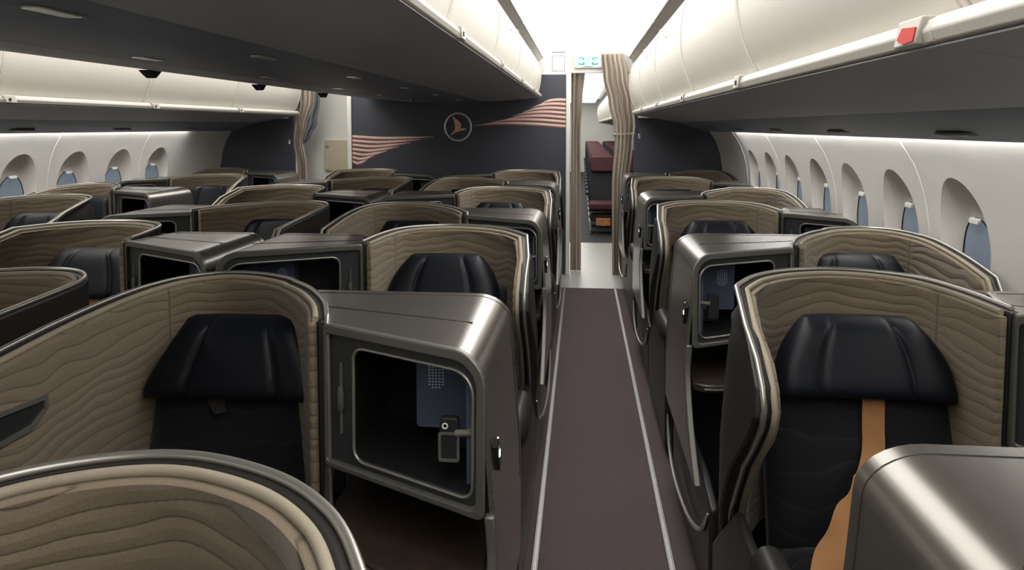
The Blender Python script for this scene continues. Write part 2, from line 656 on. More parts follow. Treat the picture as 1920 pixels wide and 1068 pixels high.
    po2 = [(p[0], p[1] + .024, p[2]) for p in post_o]
    pi2 = [(p[0], p[1] + .024, p[2]) for p in post_i]
    rg.solid([post_o, post_i], [po2, pi2])
    rg.build('cabinet_frame', M['frame'], root, bevel=.004, seg=2)
    # inset surround with the opening
    w0 = .085                                        # strip with the reading light next to the seat
    if far_hi:
        o0, o1 = lo + w0, hi - .030
    else:
        o0, o1 = lo + .030, hi - w0
    opening = rrect(o0, o1, .843, ZT - .048, rad(.03, .03, .05, .03))
    sg = MB()
    ring_solid(sg, mid, opening, fr, .006, .022)
    sur = sg.build('cabinet_surround', M['surround'], root, bevel=.002, seg=2)
    MB().tube([fr(p, .004) for p in opening], .0042, 8, close=True).build('opening_trim', M['rim'], sur, angle=80)
    # the cabinet's inside
    dep = lambda p: min(.30, .0 - F(p[0], p[1]) - .01)
    tun = [[fr(p, .02) for p in opening], [T(p[0], F(p[0], p[1]) + dep(p) * .55, p[1]) for p in opening], [T(p[0], F(p[0], p[1]) + dep(p), p[1]) for p in opening]]
    n = len(opening)
    cm = MB().grid(tun, closed=True)
    cm.f.append(tuple(range(2 * n, 3 * n)))
    cab = cm.build('cabinet', M['cavity'], root)
    # slate wall panel on the far side of the cabinet, with dotted speaker, handset and hook
    xw = (o1 - .012) if far_hi else (o0 + .012)
    inw = -1 if far_hi else 1
    pa = MB()
    f0 = F(xw, .95)
    pa.prism([(f0 + .05, .85), (f0 + .05, 1.085), (f0 + dep((xw, .95)) - .03, 1.085), (f0 + dep((xw, .95)) - .03, .85)],
             lambda p, q: T(xw + inw * q, p[0], p[1]), .0, .010)
    side = pa.build('cabinet_side_panel', M['panel_blue'], cab)
    cpw = .165
    bx = MB()
    fb = F(xw, 1.0) + dep((xw, 1.0)) * .78
    x0, x1 = sorted((xw, xw + inw * cpw))
    bx.prism(rrect(x0, x1, .90, 1.09, (.01,) * 4, 4, 2), lambda p, q: T(p[0], fb + q, p[1]), 0, .05)
    cpn = bx.build('control_panel', M['panel_blue'], cab)
    sp = MB()
    for r in range(9):
        for c in range(5):
            if (r in (0, 8) and c in (0, 4)):
                continue
            px, pz = xw + inw * (.115 + (c - 2) * .0085), 1.032 + (r - 4) * .0075
            sp.box(T(px, fb - .001, pz), (.0048, .002, .0034))
    sp.build('speaker_grille', M['speaker_blue'], cab)
    bp = MB()
    for (a, b) in ((.05, .888), (.056, .875), (.064, .882), (.05, .865), (.060, .863), (.030, .86)):
        bp.box(T(xw + inw * a, fb - .001, b), (.005, .003, .005))
    bp.box(T(xw + inw * .05, fb + .012, .875), (.10, .02, .05))
    bp.build('socket_panel', M['seal'], cab)
    fm = F(xw, .97)
    hs = MB()
    hs.prism(rrect(-.021, .021, .905, 1.0, (.008,) * 4, 4, 2), lambda p, q: T(xw + inw * (.05 + p[0]), fm + .05 + q, p[1]), 0, .022)
    hand = hs.build('handset', M['seal'], cab, bevel=.003)
    fr2 = MB()
    ring_solid(fr2, rrect(-.024, .024, .900, .968, (.006,) * 4, 3, 2), rrect(-.018, .018, .907, .962, (.004,) * 4, 3, 2),
               lambda p, q: T(xw + inw * (.05 + p[0]), fm + .048 + q, p[1]), 0, .004)
    fr2.build('handset_bezel', M['rim'], hand)
    MB().tube([T(xw + inw * .058 + .006 * math.cos(a * PI / 4), fm + .047, .983 + .006 * math.sin(a * PI / 4)) for a in range(8)], .0018, 5, close=True).build('handset_dial', M['white_mark'], hand)
    MB().tube([T(xw - inw * .012, fm + .045, .972), T(xw + inw * .012, fm + .045, .970), T(xw + inw * .034, fm + .046, .968)], [.011, .0085, .0085], 10).build('hook_peg', M['rim'], cab)
    # reading lamp on the strip between seat and cabinet
    xl = us + d * .048
    lm = MB()
    lm.tube([fr((xl, z), .004) for z in (.90, .97, 1.04, 1.075)], [.004, .004, .004, .003], 8)
    lm.tube([fr((xl, z), -.001) for z in (.955, .965, 1.005, 1.018)], [.004, .0085, .0085, .005], 10)
    lamp = lm.build('reading_lamp', M['frame'], root)
    MB().tube([fr((xl, z), -.0095) for z in (1.013, 1.019)], .003, 8).build('lamp_switch', M['chrome'], lamp)
    # side table below the cabinet
    tb = []
    for t in [i / 10 for i in range(11)]:
        u = us + (uf - us) * t - d * .004 * (1 if t > .9 else 0)
        tb.append((u, F(u, .9) - .02 - .10 * math.sin(PI * t) ** .7))
    poly = [(us, -.02), (uf - d * .02, -.02)] + [p for p in reversed(tb)]
    MB().prism(poly, lambda p, q: T(p[0], p[1], q), .655, .685).build('side_table', M['table'], root, bevel=.006)
    MB().tube([T(p[0], p[1] - .002, .668) for p in tb[1:-1]], .005, 6).build('table_edge', M['frame'], root)
    nb = [(us, .06), (us, .60), (uf - d * .03, .60), (uf - d * .03, .06)]
    MB().prism(nb, lambda p, q: T(p[0], q, p[1]), -.16, -.10).build('niche_wall', M['shell_dark'], root)

    # ---------------- seat proper
    hw = .272 if aisle else .278
    def rounded_pad(name, mat, zs, width, vfront, thick, sub=0, nz=12, nu=16, p=5.0, crease=None, parent=None):
        """Upright pad: zs = (bottom, top); width(t), vfront(t) along its height; bulged front."""
        fg, bg, uv = [], [], []
        for j in range(nz + 1):
            t = j / nz
            fr_, br_, ur = [], [], []
            e = 1 - abs(2 * t - 1) ** p
            for i in range(nu + 1):
                s = 2 * i / nu - 1
                e2 = 1 - abs(s) ** p
                b = (max(0, e) * max(0, e2)) ** .5
                if crease:
                    for c in crease:
                        b -= .16 * math.exp(-((s - c) / .04) ** 2)
                u = cu + s * width(t)
                z = zs[0] + (zs[1] - zs[0]) * t
                wings = .0 if not crease else -.035 * max(0, abs(s) - .5) ** 1.0
                fr_.append(T(u, vfront(t) + thick * (1 - b) * .55 + wings, z))
                br_.append(T(u, vfront(t) + thick + wings, z))
                ur.append((s * .25 + .2, z))
            fg.append(fr_)
            bg.append(br_)
            uv.append(ur)
        return MB().solid(fg, bg, uv).build(name, mat, parent or root, bevel=.004, seg=2, angle=60)

    rec = lambda z: .035 - (1.05 - z) * .30
    rounded_pad('backrest', M['seatcloth'], (.40, .935), lambda t: hw, lambda t: rec(.40 + .535 * t) - .05, .09)
    if aisle:
        hwid = lambda t: .248 - .125 * max(0, t - .10) ** 2.2
    else:
        hwid = lambda t: .268 - .120 * max(0, t - .12) ** 1.25
    head = rounded_pad('headrest', M['leather'], (.868, 1.086), hwid, lambda t: rec(.88 + .2 * t) - .125 + .02 * t, .10,
                       crease=(-.52, .50), nz=16, nu=40, p=6)
    if not aisle:
        MB().solid([[T(cu + .03, rec(.86) - .065, .875), T(cu + .085, rec(.86) - .065, .872)], [T(cu + .015, rec(.82) - .075, .838), T(cu + .05, rec(.82) - .075, .83)]],
                   [[T(cu + .03, rec(.86) - .060, .875), T(cu + .085, rec(.86) - .060, .872)], [T(cu + .015, rec(.82) - .070, .838), T(cu + .05, rec(.82) - .070, .83)]]).build('headrest_tab', M['shell_dark'], root)
    # cushion
    fg, bg, uv = [], [], []
    for j in range(11):
        t = j / 10
        a, b, c = [], [], []
        for i in range(13):
            s = 2 * i / 12 - 1
            bul = (max(0, 1 - abs(2 * t - 1) ** 5) * max(0, 1 - abs(s) ** 5)) ** .5
            a.append(T(cu + s * hw, -.14 - .52 * t, .44 + .05 * bul))
            b.append(T(cu + s * hw, -.14 - .52 * t, .34))
            c.append((s * .3, t * .52))
        fg.append(a)
        bg.append(b)
        uv.append(c)
    MB().solid(fg, bg, uv).build('seat_cushion', M['seatcloth'], root, bevel=.006)
    MB().prism(rrect(cu - .22, cu + .22, .0, .335, (.02,) * 4, 3, 2), lambda p, q: T(p[0], q, p[1]), -.58, -.02).build('seat_base', M['shell_dark'], root)
    MB().solid([[T(cu - .25, -.67, .42), T(cu + .25, -.67, .42)], [T(cu - .24, -.73, .14), T(cu + .24, -.73, .14)]],
               [[T(cu - .25, -.61, .42), T(cu + .25, -.61, .42)], [T(cu - .24, -.67, .14), T(cu + .24, -.67, .14)]]).build('leg_rest', M['seatcloth'], root, bevel=.015, seg=3)
    if aisle:
        # tan shoulder belt, down the backrest then over to the buckle on the inner side
        bpts = [(.418, -.03, .99), (.420, -.076, .90), (.415, -.10, .80), (.408, -.125, .73), (.37, -.19, .68), (.31, -.28, .645), (.24, -.38, .62), (.17, -.48, .57), (.12, -.56, .50)]
        bp3, _ = spline(bpts, 60)
        A, B = [], []
        for k, q in enumerate(bp3):
            t = (bp3[min(k + 1, 59)] - bp3[max(k - 1, 0)]).normalized()
            w = t.cross(Vector((0, -1, .45))).normalized()
            if w.x < 0:
                w = -w
            w *= .031 + (.010 * math.sin((k - 24) / 35 * PI) if k > 24 else 0)
            fl = .010 * math.sin(k * .55) if k > 26 else 0
            A.append([T(q.x - w.x, q.y - w.y + fl, q.z - w.z), T(q.x, q.y - fl, q.z), T(q.x + w.x, q.y + w.y + fl, q.z + w.z)])
            B.append([(p[0], p[1] - .003, p[2] + .001) for p in A[-1]])
        MB().solid(A, B).build('shoulder_belt', M['belt'], root, bevel=.001, seg=1, angle=50)
    # ---------------- aisle side: armrest pod, low panel, latch plate, foot rail
    au = -.015
    if aisle:
        pod = []
        for k in range(13):
            t = k / 12
            v = -.88 + .32 * t
            r = .045 * math.sin(PI * min(.5, .08 + t * 1.2)) ** .6
            pod.append([T(.015 + r * 1.0 * math.cos(a * PI / 8), v, .625 + r * 1.4 * math.sin(a * PI / 8)) for a in range(16)])
        mb = MB().grid(pod, closed=True)
        mb.f.append(tuple(range(16)))
        mb.f.append(tuple(range(12 * 16, 13 * 16)))
        mb.build('armrest', M['shell'], root, angle=70)
        MB().prism([(-.86, .05), (-.84, .52), (-.78, .60), (-.25, .60), (.06, .34), (.06, .05)], lambda p, q: T(q, p[0], p[1]), .0, .028).build('aisle_panel', M['shell_dark'], root, bevel=.01, seg=2)
        lv, lz, lu = -.20, .90, .003
    else:
        MB().prism([(-.98, .05), (-.98, .40), (-.80, .44), (-.02, .44), (-.02, .05)], lambda p, q: T(q, p[0], p[1]), .005, .034).build('aisle_panel', M['shell_dark'], root, bevel=.01, seg=2)
        MB().tube(spline([T(-.022, -.02, .34), T(-.022, -.12, .22), T(-.02, -.30, .17), T(-.012, -.6, .18), T(-.004, -.85, .26), T(.0, -.97, .38)], 26)[0], [.003, .006] + [.008] * 22 + [.006, .003], 8).build('panel_trim', M['rim'], root)
        lv, lz, lu = -.50, .93, -.020
    lu2 = lu - .004
    lo_ = [(lv - .035, lz + .05), (lv - .008, lz + .012), (lv + .02, lz - .02), (lv + .012, lz - .045), (lv - .02, lz - .01), (lv - .04, lz + .03)]
    lat = MB().prism(lo_, lambda p, q: T(q, p[0], p[1]), lu2, lu + .008).build('latch', M['seal'], root)
    MB().tube([T(lu2, *p) for p in lo_[:3]], .0022, 6).build('latch_edge', M['chrome'], lat)
    MB().box(T(lu2 - .001, lv - .012, lz + .006), (.003, .012, .015)).build('latch_light', M['dot_led'], lat)
    MB().box(T(.06, -.40, .03), (.06, .9, .06)).build('track_cover', M['shell_dark'], root, bevel=.015)
    return root


AISLE_R, AISLE_L = .42, -.20
SEATS = {}


def place_seat(kind, sgn, W, wing, x, y, label, group):
    key = (kind, sgn, W, wing)
    if key not in SEATS:
        SEATS[key] = make_seat(kind, sgn, W, wing)
        o = SEATS[key]
        o.location = (x, y, 0)
    else:
        o = dup(SEATS[key], (x, y, 0))
    tag(o, label, 'airplane seat', group)
    return o


ORD = ['nearest', 'second', 'third', 'fourth', 'fifth', 'sixth', 'seventh']
cr_label = {
    0: 'seat in the bottom left corner with thick grey rim and beige wavy quilted lining',
    1: 'large seat left of the aisle with black headrest beside a big open cabinet',
    2: 'seat left of the aisle with navy headrest, right behind the big open cabinet',
    3: 'seat with shiny console top by the aisle, just behind the navy headrest seat',
    4: 'beige shell seat bordering the left of the aisle, behind the shiny silver console top',
    5: 'seat with small pale console by the left aisle edge, second from the navy wall',
    6: 'rearmost seat left of the aisle, its rounded rim against the navy wall',
}
for i in range(7):
    y = .735 if i == 0 else .96 + 1.12 * i
    odd = i % 2 == 1
    place_seat('console_aisle' if odd else 'seat_aisle', -1, 1.19, .10 if odd else 0, AISLE_L + (.032 if i == 0 else 0), y, cr_label[i], 'centre block seats beside the aisle')
cl_label = {
    1: 'seat cut by the left picture edge, only its rounded dark wing showing',
    2: 'seat at far left with black headrest, tan belt and pale flat console top',
    3: 'seat with dark curved lining behind the pale flat console at the left',
    4: 'centre block seat beyond the dark curved lining, brown shell with pale rim',
    5: 'centre block seat with brown shell below the stripes, second from the navy wall',
    6: 'rearmost centre block seat in front of the white panel with beige flap',
}
for i in range(1, 7):
    odd = i % 2 == 1
    place_seat('console_aisle' if odd else 'seat_aisle', 1, 1.19, .10 if odd else 0, -2.62, .96 + 1.12 * i, cl_label[i], 'centre block seats on the far side')
rw_label = {
    0: 'seat in the bottom right corner showing only its rounded grey console top',
    1: 'large right foreground seat with navy headrest and tan shoulder belt',
    2: 'right side seat with open cabinet and handset behind the tan belted seat',
    3: 'right window row seat with navy headrest behind the grey console with handset',
    4: 'fourth seat back on the right, black console with bright rounded corner by the aisle',
    5: 'dark shell seat on the right, second from the rear navy panel',
    6: 'rearmost right window seat, low dark hump under the navy panel',
}
for i in range(7):
    odd = i % 2 == 1
    place_seat('seat_aisle' if odd else 'console_aisle', 1, 1.03, 0 if odd else .24, AISLE_R, 1.13 + 1.12 * i, rw_label[i], 'window seats on the right')
lw_label = {
    3: 'left window seat cut by the picture edge, dark wing with rounded rim',
    4: 'left window seat with long arched rim and small cabinet under the windows',
    5: 'left window seat with rounded wing in front of the dark navy side panel',
    6: 'rearmost left window seat beside the left curtain, slim pale console edge',
}
for i in range(3, 7):
    odd = i % 2 == 1
    place_seat('seat_aisle' if odd else 'console_aisle', -1, 1.03, 0 if odd else .24, -3.10, 1.13 + 1.12 * i, lw_label[i], 'window seats on the left')

# ------------------------------------------------------------------ floor
FRONT, REAR, BH = -1.6, 27.0, 8.2
MB().box((-1.32, (FRONT + 7.52) / 2, -.02), (5.9, 7.52 - FRONT, .04)).build('floor', M['carpet'])['kind'] = 'structure'
MB().box((-1.32, (7.52 + 10.5) / 2, -.02), (5.9, 10.5 - 7.52, .04)).build('floor_galley', M['vinyl'])['kind'] = 'structure'
MB().box((-1.32, (10.5 + REAR) / 2, -.02), (5.9, REAR - 10.5, .04)).build('floor_economy', M['economy_dark'])['kind'] = 'structure'
for nm, x in (('left', -.165), ('right', .345)):
    mb = MB()
    mb.box((x, 3.0, .006), (.024, 9.0, .012))
    mb.box((x - .009, 3.0, .014), (.006, 9.0, .004))
    mb.box((x + .009, 3.0, .014), (.006, 9.0, .004))
    tag(mb.build('seat_rail', M['rail'], bevel=.002), 'bright metal seat rail along the %s edge of the aisle carpet' % nm, 'rail', 'aisle seat rails')

# ------------------------------------------------------------------ side walls with recessed oval windows
WP = [(0, 1.42), (.1, 1.44), (.5, 1.51), (.9, 1.535), (1.2, 1.52), (1.35, 1.495), (1.5, 1.44), (1.62, 1.36), (1.75, 1.30)]
MIR = -2.64


def wx(z):
    return lin_table(z, WP) if not (.9 < z < 1.62) else lerp_smooth(z)


def lerp_smooth(z):
    # smooth cubic through the table between .9 and 1.62
    P = [(p[1], p[0]) for p in WP]
    for i in range(3, 7):
        if WP[i][0] <= z <= WP[i + 1][0]:
            t = (z - WP[i][0]) / (WP[i + 1][0] - WP[i][0])
            a, b, c, d = WP[i - 1][1], WP[i][1], WP[i + 1][1], WP[i + 2][1]
            return 0.5 * (2 * b + (c - a) * t + (2 * a - 5 * b + 4 * c - d) * t * t + (3 * b - a - 3 * c + d) * t ** 3)
    return lin_table(z, WP)


def side(sg, x):
    return x if sg > 0 else MIR - x


def window_wall(sg, ys, pitch, name, wn):
    mb = MB()
    lo, hi = .70, 1.62
    K = 56

    def pt(y, z, dx=0):
        return (side(sg, wx(z) + dx), y, z)
    y_start, y_end = ys[0] - pitch / 2, ys[-1] + pitch / 2
    zs = [0, .1, .3, .5, lo]
    mb.grid([[pt(y, z) for z in zs] for y in (FRONT, y_start)] )
    mb.grid([[pt(y, z) for z in zs] for y in (y_start, y_end)])
    mb.grid([[pt(y, z) for z in zs] for y in (y_end, REAR)])
    zt = [lo, .9, 1.05, 1.2, 1.35, 1.43, 1.5, 1.56, hi]
    mb.grid([[pt(y, z) for z in zt] for y in (FRONT, y_start)])
    mb.grid([[pt(y, z) for z in zt] for y in (y_end, BH, REAR)])
    mb.grid([[pt(y, z) for z in (hi, 1.75, 2.0)] for y in (FRONT, REAR)])
    for yc in ys:
        zc, a, b = 1.185, .192, .262
        rings = []
        # outline of the cell, sampled along rays
        angs = [2 * PI * k / K for k in range(K)]
        def cell(an):
            c, s = math.cos(an), math.sin(an)
            hx = pitch / 2
            t = min(hx / abs(c) if abs(c) > 1e-6 else 1e9, ((hi - zc) if s > 0 else (zc - lo)) / abs(s) if abs(s) > 1e-6 else 1e9)
            return yc + c * t, zc + s * t
        for w in (1.0, .75, .5, .25, .08, 0):
            row = []
            for an in angs:
                cy_, cz_ = cell(an)
                ey, ez = yc + a * math.cos(an), zc + b * math.sin(an)
                y, z = ey + (cy_ - ey) * w, ez + (cz_ - ez) * w
                row.append(pt(y, z))
            rings.append(row)
        # the corners of the cell are snapped so neighbours meet
        for k, an in enumerate(angs):
            pass
        i_zc, ia, ib = 1.105, .128, .182
        for w, dx in ((.05, .008), (.22, .026), (.5, .044), (.78, .055), (1.0, .060)):
            row = []
            for an in angs:
                y = yc + (a + (ia - a) * w) * math.cos(an)
                z = zc + (i_zc - zc) * w + (b + (ib - b) * w) * math.sin(an)
                row.append(pt(y, z, dx))
            rings.append(row)
        mb.grid(rings, closed=True)
        # corner patches between the ray outline and the true rectangle
        for sy in (-1, 1):
            for z_ in (lo, hi):
                cx_, cz_ = yc + sy * pitch / 2, z_
                a0 = math.atan2(cz_ - zc, cx_ - yc) % (2 * PI)
                k = int(a0 / (2 * PI) * K)
                p, q = cell(angs[k % K]), cell(angs[(k + 1) % K])
                mb.add([pt(*p), pt(cx_, cz_), pt(*q)], [(0, 1, 2)])
        # window: seal, pane, blind handle
        X = lambda z, dx: side(sg, wx(z) + dx)
        seal = MB()
        loop = [(X(i_zc + ib * math.sin(an), .057), yc + ia * math.cos(an), i_zc + ib * math.sin(an)) for an in angs]
        seal.tube(loop, .0032, 6, close=True)
        win = seal.build('window_%d' % wn[0], M['seal'])
        wn[0] += 1
        win['kind'] = 'structure'
        gl = MB()
        g = [[(X(i_zc + ib * w * math.sin(an), .059), yc + ia * w * math.cos(an), i_zc + ib * w * math.sin(an)) for an in angs] for w in (1, .6, .2)]
        gl.grid(g, closed=True)
        gl.f.append(tuple(range(2 * K, 3 * K)))
        gl.build('window_pane', M['glass'], win)
        hb = MB()
        hb.prism(rrect(-.036, .036, -.012, .012, (.010,) * 4, 4, 2), lambda p, q: (X(i_zc + ib, .046 + q), yc + p[0], i_zc + ib - .012 + p[1]), -.004, .012)
        hb.build('blind_handle', M['white_mark'], win, bevel=.003)
    o = mb.build(name, M['wall'], angle=28)
    o['kind'] = 'structure'
    # joints between the sidewall panels
    tn = 1
    for q in range(0, len(ys) + 1, 2):
        y = ys[0] - pitch / 2 + q * pitch
        MB().tube([(side(sg, wx(z) - .0005), y, z) for z in [.5 + i * .055 for i in range(21)]], .004, 6).build('trim_%d' % (tn + (20 if sg > 0 else 40)), M['white_panel'])['kind'] = 'structure'
        tn += 1


wn = [1]
window_wall(1, [3.08 + .595 * k for k in range(-3, 7)], .595, 'wall_right', wn)
window_wall(-1, [5.1 + .60 * k for k in range(-3, 4)], .60, 'wall_left', wn)

# LED wash strips along the head of the sidewalls
for sg, nm, y1 in ((1, 'right', 6.82), (-1, 'left', 7.25)):
    mb = MB()
    x0, x1 = side(sg, 1.315), side(sg, 1.352)
    mb.prism([(x0, 1.630), (x1, 1.622), (x1, 1.634), (x0, 1.640)], lambda p, q: (p[0], q, p[1]), FRONT + .1, y1)
    tag(mb.build('led_strip', M['strip']), 'glowing white light strip above the %s windows' % nm, 'light strip', 'window wash lights')

# ------------------------------------------------------------------ overhead bins
def bin_profile(kind):
    """Lip, closed bowed door, box behind it, underside and the rail over the door, seen in section."""
    if kind == 'side':
        lip = [(.600, 1.826), (.556, 1.824), (.540, 1.816), (.536, 1.800), (.545, 1.782), (.556, 1.780)]
        box = [(1.10, 1.777), (1.24, 1.78), (1.29, 1.92), (1.26, 2.10), (1.14, 2.26), (.95, 2.36), (.60, 2.40), (.585, 2.34), (.56, 2.22), (.55, 2.06), (.57, 1.95)]
        under = [(.553, 1.778), (.85, 1.730), (1.02, 1.698)]
        door = [(.598, 1.822), (.572, 1.86), (.545, 1.92), (.525, 1.99), (.515, 2.06), (.512, 2.13), (.517, 2.20), (.530, 2.27), (.552, 2.335)]
        rail = [(.556, 2.338), (.502, 2.385), (.508, 2.392), (.600, 2.392)]
    else:
        lip = [(-.492, 2.012), (-.458, 2.010), (-.442, 2.002), (-.438, 1.988), (-.446, 1.972), (-.458, 1.969)]
        box = [(-1.05, 1.967), (-1.20, 1.98), (-1.27, 2.08), (-1.25, 2.22), (-1.15, 2.32), (-.95, 2.385), (-.56, 2.41), (-.53, 2.36), (-.495, 2.25), (-.495, 2.12), (-.50, 2.06)]
        under = [(-.456, 1.967), (-.95, 1.924), (-1.05, 1.920)]
        door = [(-.490, 2.008), (-.474, 2.05), (-.460, 2.11), (-.452, 2.17), (-.450, 2.23), (-.456, 2.29), (-.472, 2.35)]
        rail = [(-.474, 2.354), (-.428, 2.392), (-.434, 2.399), (-.52, 2.399)]
    return lip, box, under, door, rail


def overhead_bin(kind, fx, y0, y1, label, group, mark=None):
    lip, box, under, door, rail = bin_profile(kind)
    root = empty('overhead_bin', (fx(lip[0][0]), y0, 0))
    ox = root.location.x
    P = lambda p, y: (fx(p[0]) - ox, y - y0, p[1])
    ya, yb = y0 + .002, y1 - .002
    dirn = 1 if kind == 'side' else -1
    MB().prism(lip + box, lambda p, q: P(p, q), ya, yb).build('bin_housing', M['bin'], root, bevel=.003, angle=40)
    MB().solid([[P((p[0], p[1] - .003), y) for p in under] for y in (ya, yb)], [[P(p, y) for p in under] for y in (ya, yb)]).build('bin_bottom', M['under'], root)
    c, _ = spline(door, 24)
    back = [(p.x + dirn * .018, p.y) for p in c]
    MB().prism([(p.x, p.y) for p in c] + back[::-1], lambda p, q: P(p, q), ya + .016, yb - .016).build('bin_door', M['bin'], root, bevel=.004, angle=30)
    for a, b in ((ya, ya + .012), (yb - .012, yb)):
        MB().prism([(p.x - dirn * .007, p.y) for p in c] + back[::-1], lambda p, q: P(p, q), a, b).build('door_post', M['bin'], root, bevel=.003, angle=30)
    rl = MB().prism(rail, lambda p, q: P(p, q), ya, yb).build('top_rail', M['rim'], root, bevel=.002)
    ed = MB()
    for (a, b), (e, f) in ((rail[0], rail[1]),):
        for t in (.0, 1.0):
            ed.tube([P((a + (e - a) * t, b + (f - b) * t), y) for y in (ya + .03, yb - .03)], .004, 6)
    ed.build('rail_seal', M['surround'], rl)
    # lock button high on the door
    m = c[17]
    lk = MB().tube([P((m.x - dirn * .002 + .0, m.y), (y0 + y1) / 2), P((m.x - dirn * .006, m.y), (y0 + y1) / 2)], .010, 12).build('door_lock', M['bin'], root)
    MB().tube([P((m.x - dirn * .006, m.y), (y0 + y1) / 2), P((m.x - dirn * .008, m.y), (y0 + y1) / 2)], .004, 8).build('lock_mark', M['seal'], lk)
    # latch catch on the lip beside the door post
    lx, lz = lip[2]
    yy = ya + .055
    lm = MB()
    lm.prism([(yy - .05, lz + .008), (yy - .02, lz - .034), (yy + .06, lz - .034), (yy + .040, lz + .008)], lambda p, q: (fx(q) - ox, p[0] - y0, p[1]), lx - dirn * .010, lx + dirn * .012)
    latch = lm.build('latch_catch', M['bin'], root, bevel=.003)
    if mark == 'red':
        rm = MB()
        rm.prism([(yy - .030, lz - .008), (yy - .020, lz - .029), (yy + .016, lz - .031), (yy + .040, lz - .022), (yy + .020, lz - .004)],
                 lambda p, q: (fx(q) - ox, p[0] - y0, p[1]), lx - dirn * .0125, lx - dirn * .006)
        tag(rm.build('latch_flag', M['red_tag'], latch), 'red latch flag')
    else:
        MB().box((fx(lx - dirn * .011) - ox, yy - y0, lz - .016), (.005, .016, .016)).build('latch_pin', M['seal'], latch)
    tag(root, label, 'overhead bin', group)
    return root


rb = [-1.5, -.16, 1.22, 2.58, 3.98, 5.36, 6.74, 8.12]
for i in range(1, 7):
    lab = {1: 'ivory overhead bin cut by the top right corner, nearer than the red latch flag',
           2: 'ivory bin at top right whose near end carries the red latch flag',
           3: 'second ivory bin on the right, beyond the one with the red flag',
           4: 'third ivory bin on the right, beyond the red flag',
           5: 'narrow looking ivory bin on the right, next but one from the curtain',
           6: 'farthest ivory bin on the right, touching the big curtain'}[i]
    overhead_bin('side', lambda x: x, rb[i], rb[i + 1], lab, 'bins on the right', 'red' if i == 2 else None)
lb = [2.36, 3.80, 5.22, 6.62, 8.12]
for i in range(4):
    lab = ['ivory bin over the left windows, cut by the left picture edge',
           'ivory bin over the left windows, first full one from the left edge',
           'ivory bin over the left windows, second from the left curtain',
           'ivory bin over the left windows, ending at the left curtain'][i]
    overhead_bin('side', lambda x: MIR - x, lb[i], lb[i + 1], lab, 'bins on the left')
cbn = [-1.5, -.1, 1.26, 2.64, 4.02, 5.40, 6.78, 8.12]
for i in range(1, 7):
    lab = ['', 'white centre bin at the top edge, nearest of the row left of the ceiling light',
           'white centre bin, second nearest of the row left of the ceiling light',
           'white centre bin, third of the row left of the ceiling light',
           'white centre bin, fourth of the row left of the ceiling light',
           'white centre bin, next to last before the navy wall',
           'white centre bin, last of its row, touching the navy wall'][i]
    overhead_bin('centre', lambda x: x, cbn[i], cbn[i + 1], lab, 'centre bins facing the aisle')
for i in range(0, 7):
    overhead_bin('centre', lambda x: -2.86 - x, cbn[i], cbn[i + 1], 'centre bin on the hidden left aisle side, seen only as shade-grey underside', 'centre bins facing the left aisle')


# service channels (lamps, vents) below the bins
def channel(name, prof, fx, ys, label, group, vents):
    root = empty(name, (0, ys[0], 0))
    y0 = ys[0]
    MB().solid([[(fx(x), y - y0, z) for x, z in prof] for y in ys], [[(fx(x), y - y0, z + .012) for x, z in prof] for y in ys]).build('channel_panel', M['service'], root, angle=15)
    for (x, z, y, w, l) in vents:
        v = MB()
        v.prism(rrect(-w / 2, w / 2, -l / 2, l / 2, (min(w, l) * .4,) * 4, 4, 2), lambda p, q: (fx(x + p[0]), y - y0 + p[1], z + q), -.004, .006)
        vb = v.build('reading_spot', M['frame'], root, bevel=.002)
        MB().prism(rrect(-w / 3, w / 3, -l / 2.6, l / 2.6, (min(w, l) * .2,) * 4, 3, 2), lambda p, q: (fx(x + p[0]), y - y0 + p[1], z + q), -.006, -.003).build('spot_lens', M['chrome'], vb)
    tag(root, label, 'service panel', group)
    return root


sp = [(1.026, 1.694), (1.07, 1.675), (1.18, 1.640), (1.30, 1.602), (1.318, 1.606)]
channel('service_channel', sp, lambda x: x, (FRONT + .1, 8.15), 'dark grey service channel between the right bins and the right windows', 'service channels',
        [(1.22, 1.625, 1.13 + 1.12 * k + .3, .05, .22) for k in range(-1, 6)])
channel('service_channel', sp, lambda x: MIR - x, (FRONT + .1, 8.15), 'dark grey service channel between the left bins and the left windows', 'service channels',
        [(1.22, 1.625, 1.13 + 1.12 * k + .3, .05, .22) for k in range(0, 6)])
cp = [(-1.055, 1.919), (-1.09, 1.912), (-1.43, 1.908), (-1.77, 1.912), (-1.805, 1.919)]
cen = channel('service_channel', cp, lambda x: x, (FRONT + .1, 8.1), 'dark slate service channel running along the centre bins underside', 'service channels',
              [(-1.2, 1.913, 1.6 + 1.12 * k, .07, .20) for k in range(0, 6)] + [(-1.66, 1.913, 1.6 + 1.12 * k, .07, .20) for k in range(0, 6)])
# small black catches under the left lip of the centre bins
for k, y in enumerate((3.95, 5.35, 6.72)):
    mb = MB()
    mb.prism([(-.07, .0), (.07, .0), (.05, -.015), (.012, -.042), (-.03, -.022)], lambda p, q: (-2.40 + q, y + p[0], 1.960 + p[1]), -.03, .03)
    tag(mb.build('bin_catch', M['seal'], bevel=.004),
        'black catch under the centre bins, %s of three toward the navy wall' % ('nearest', 'middle', 'farthest')[k], 'catch', 'catches under the centre bins')

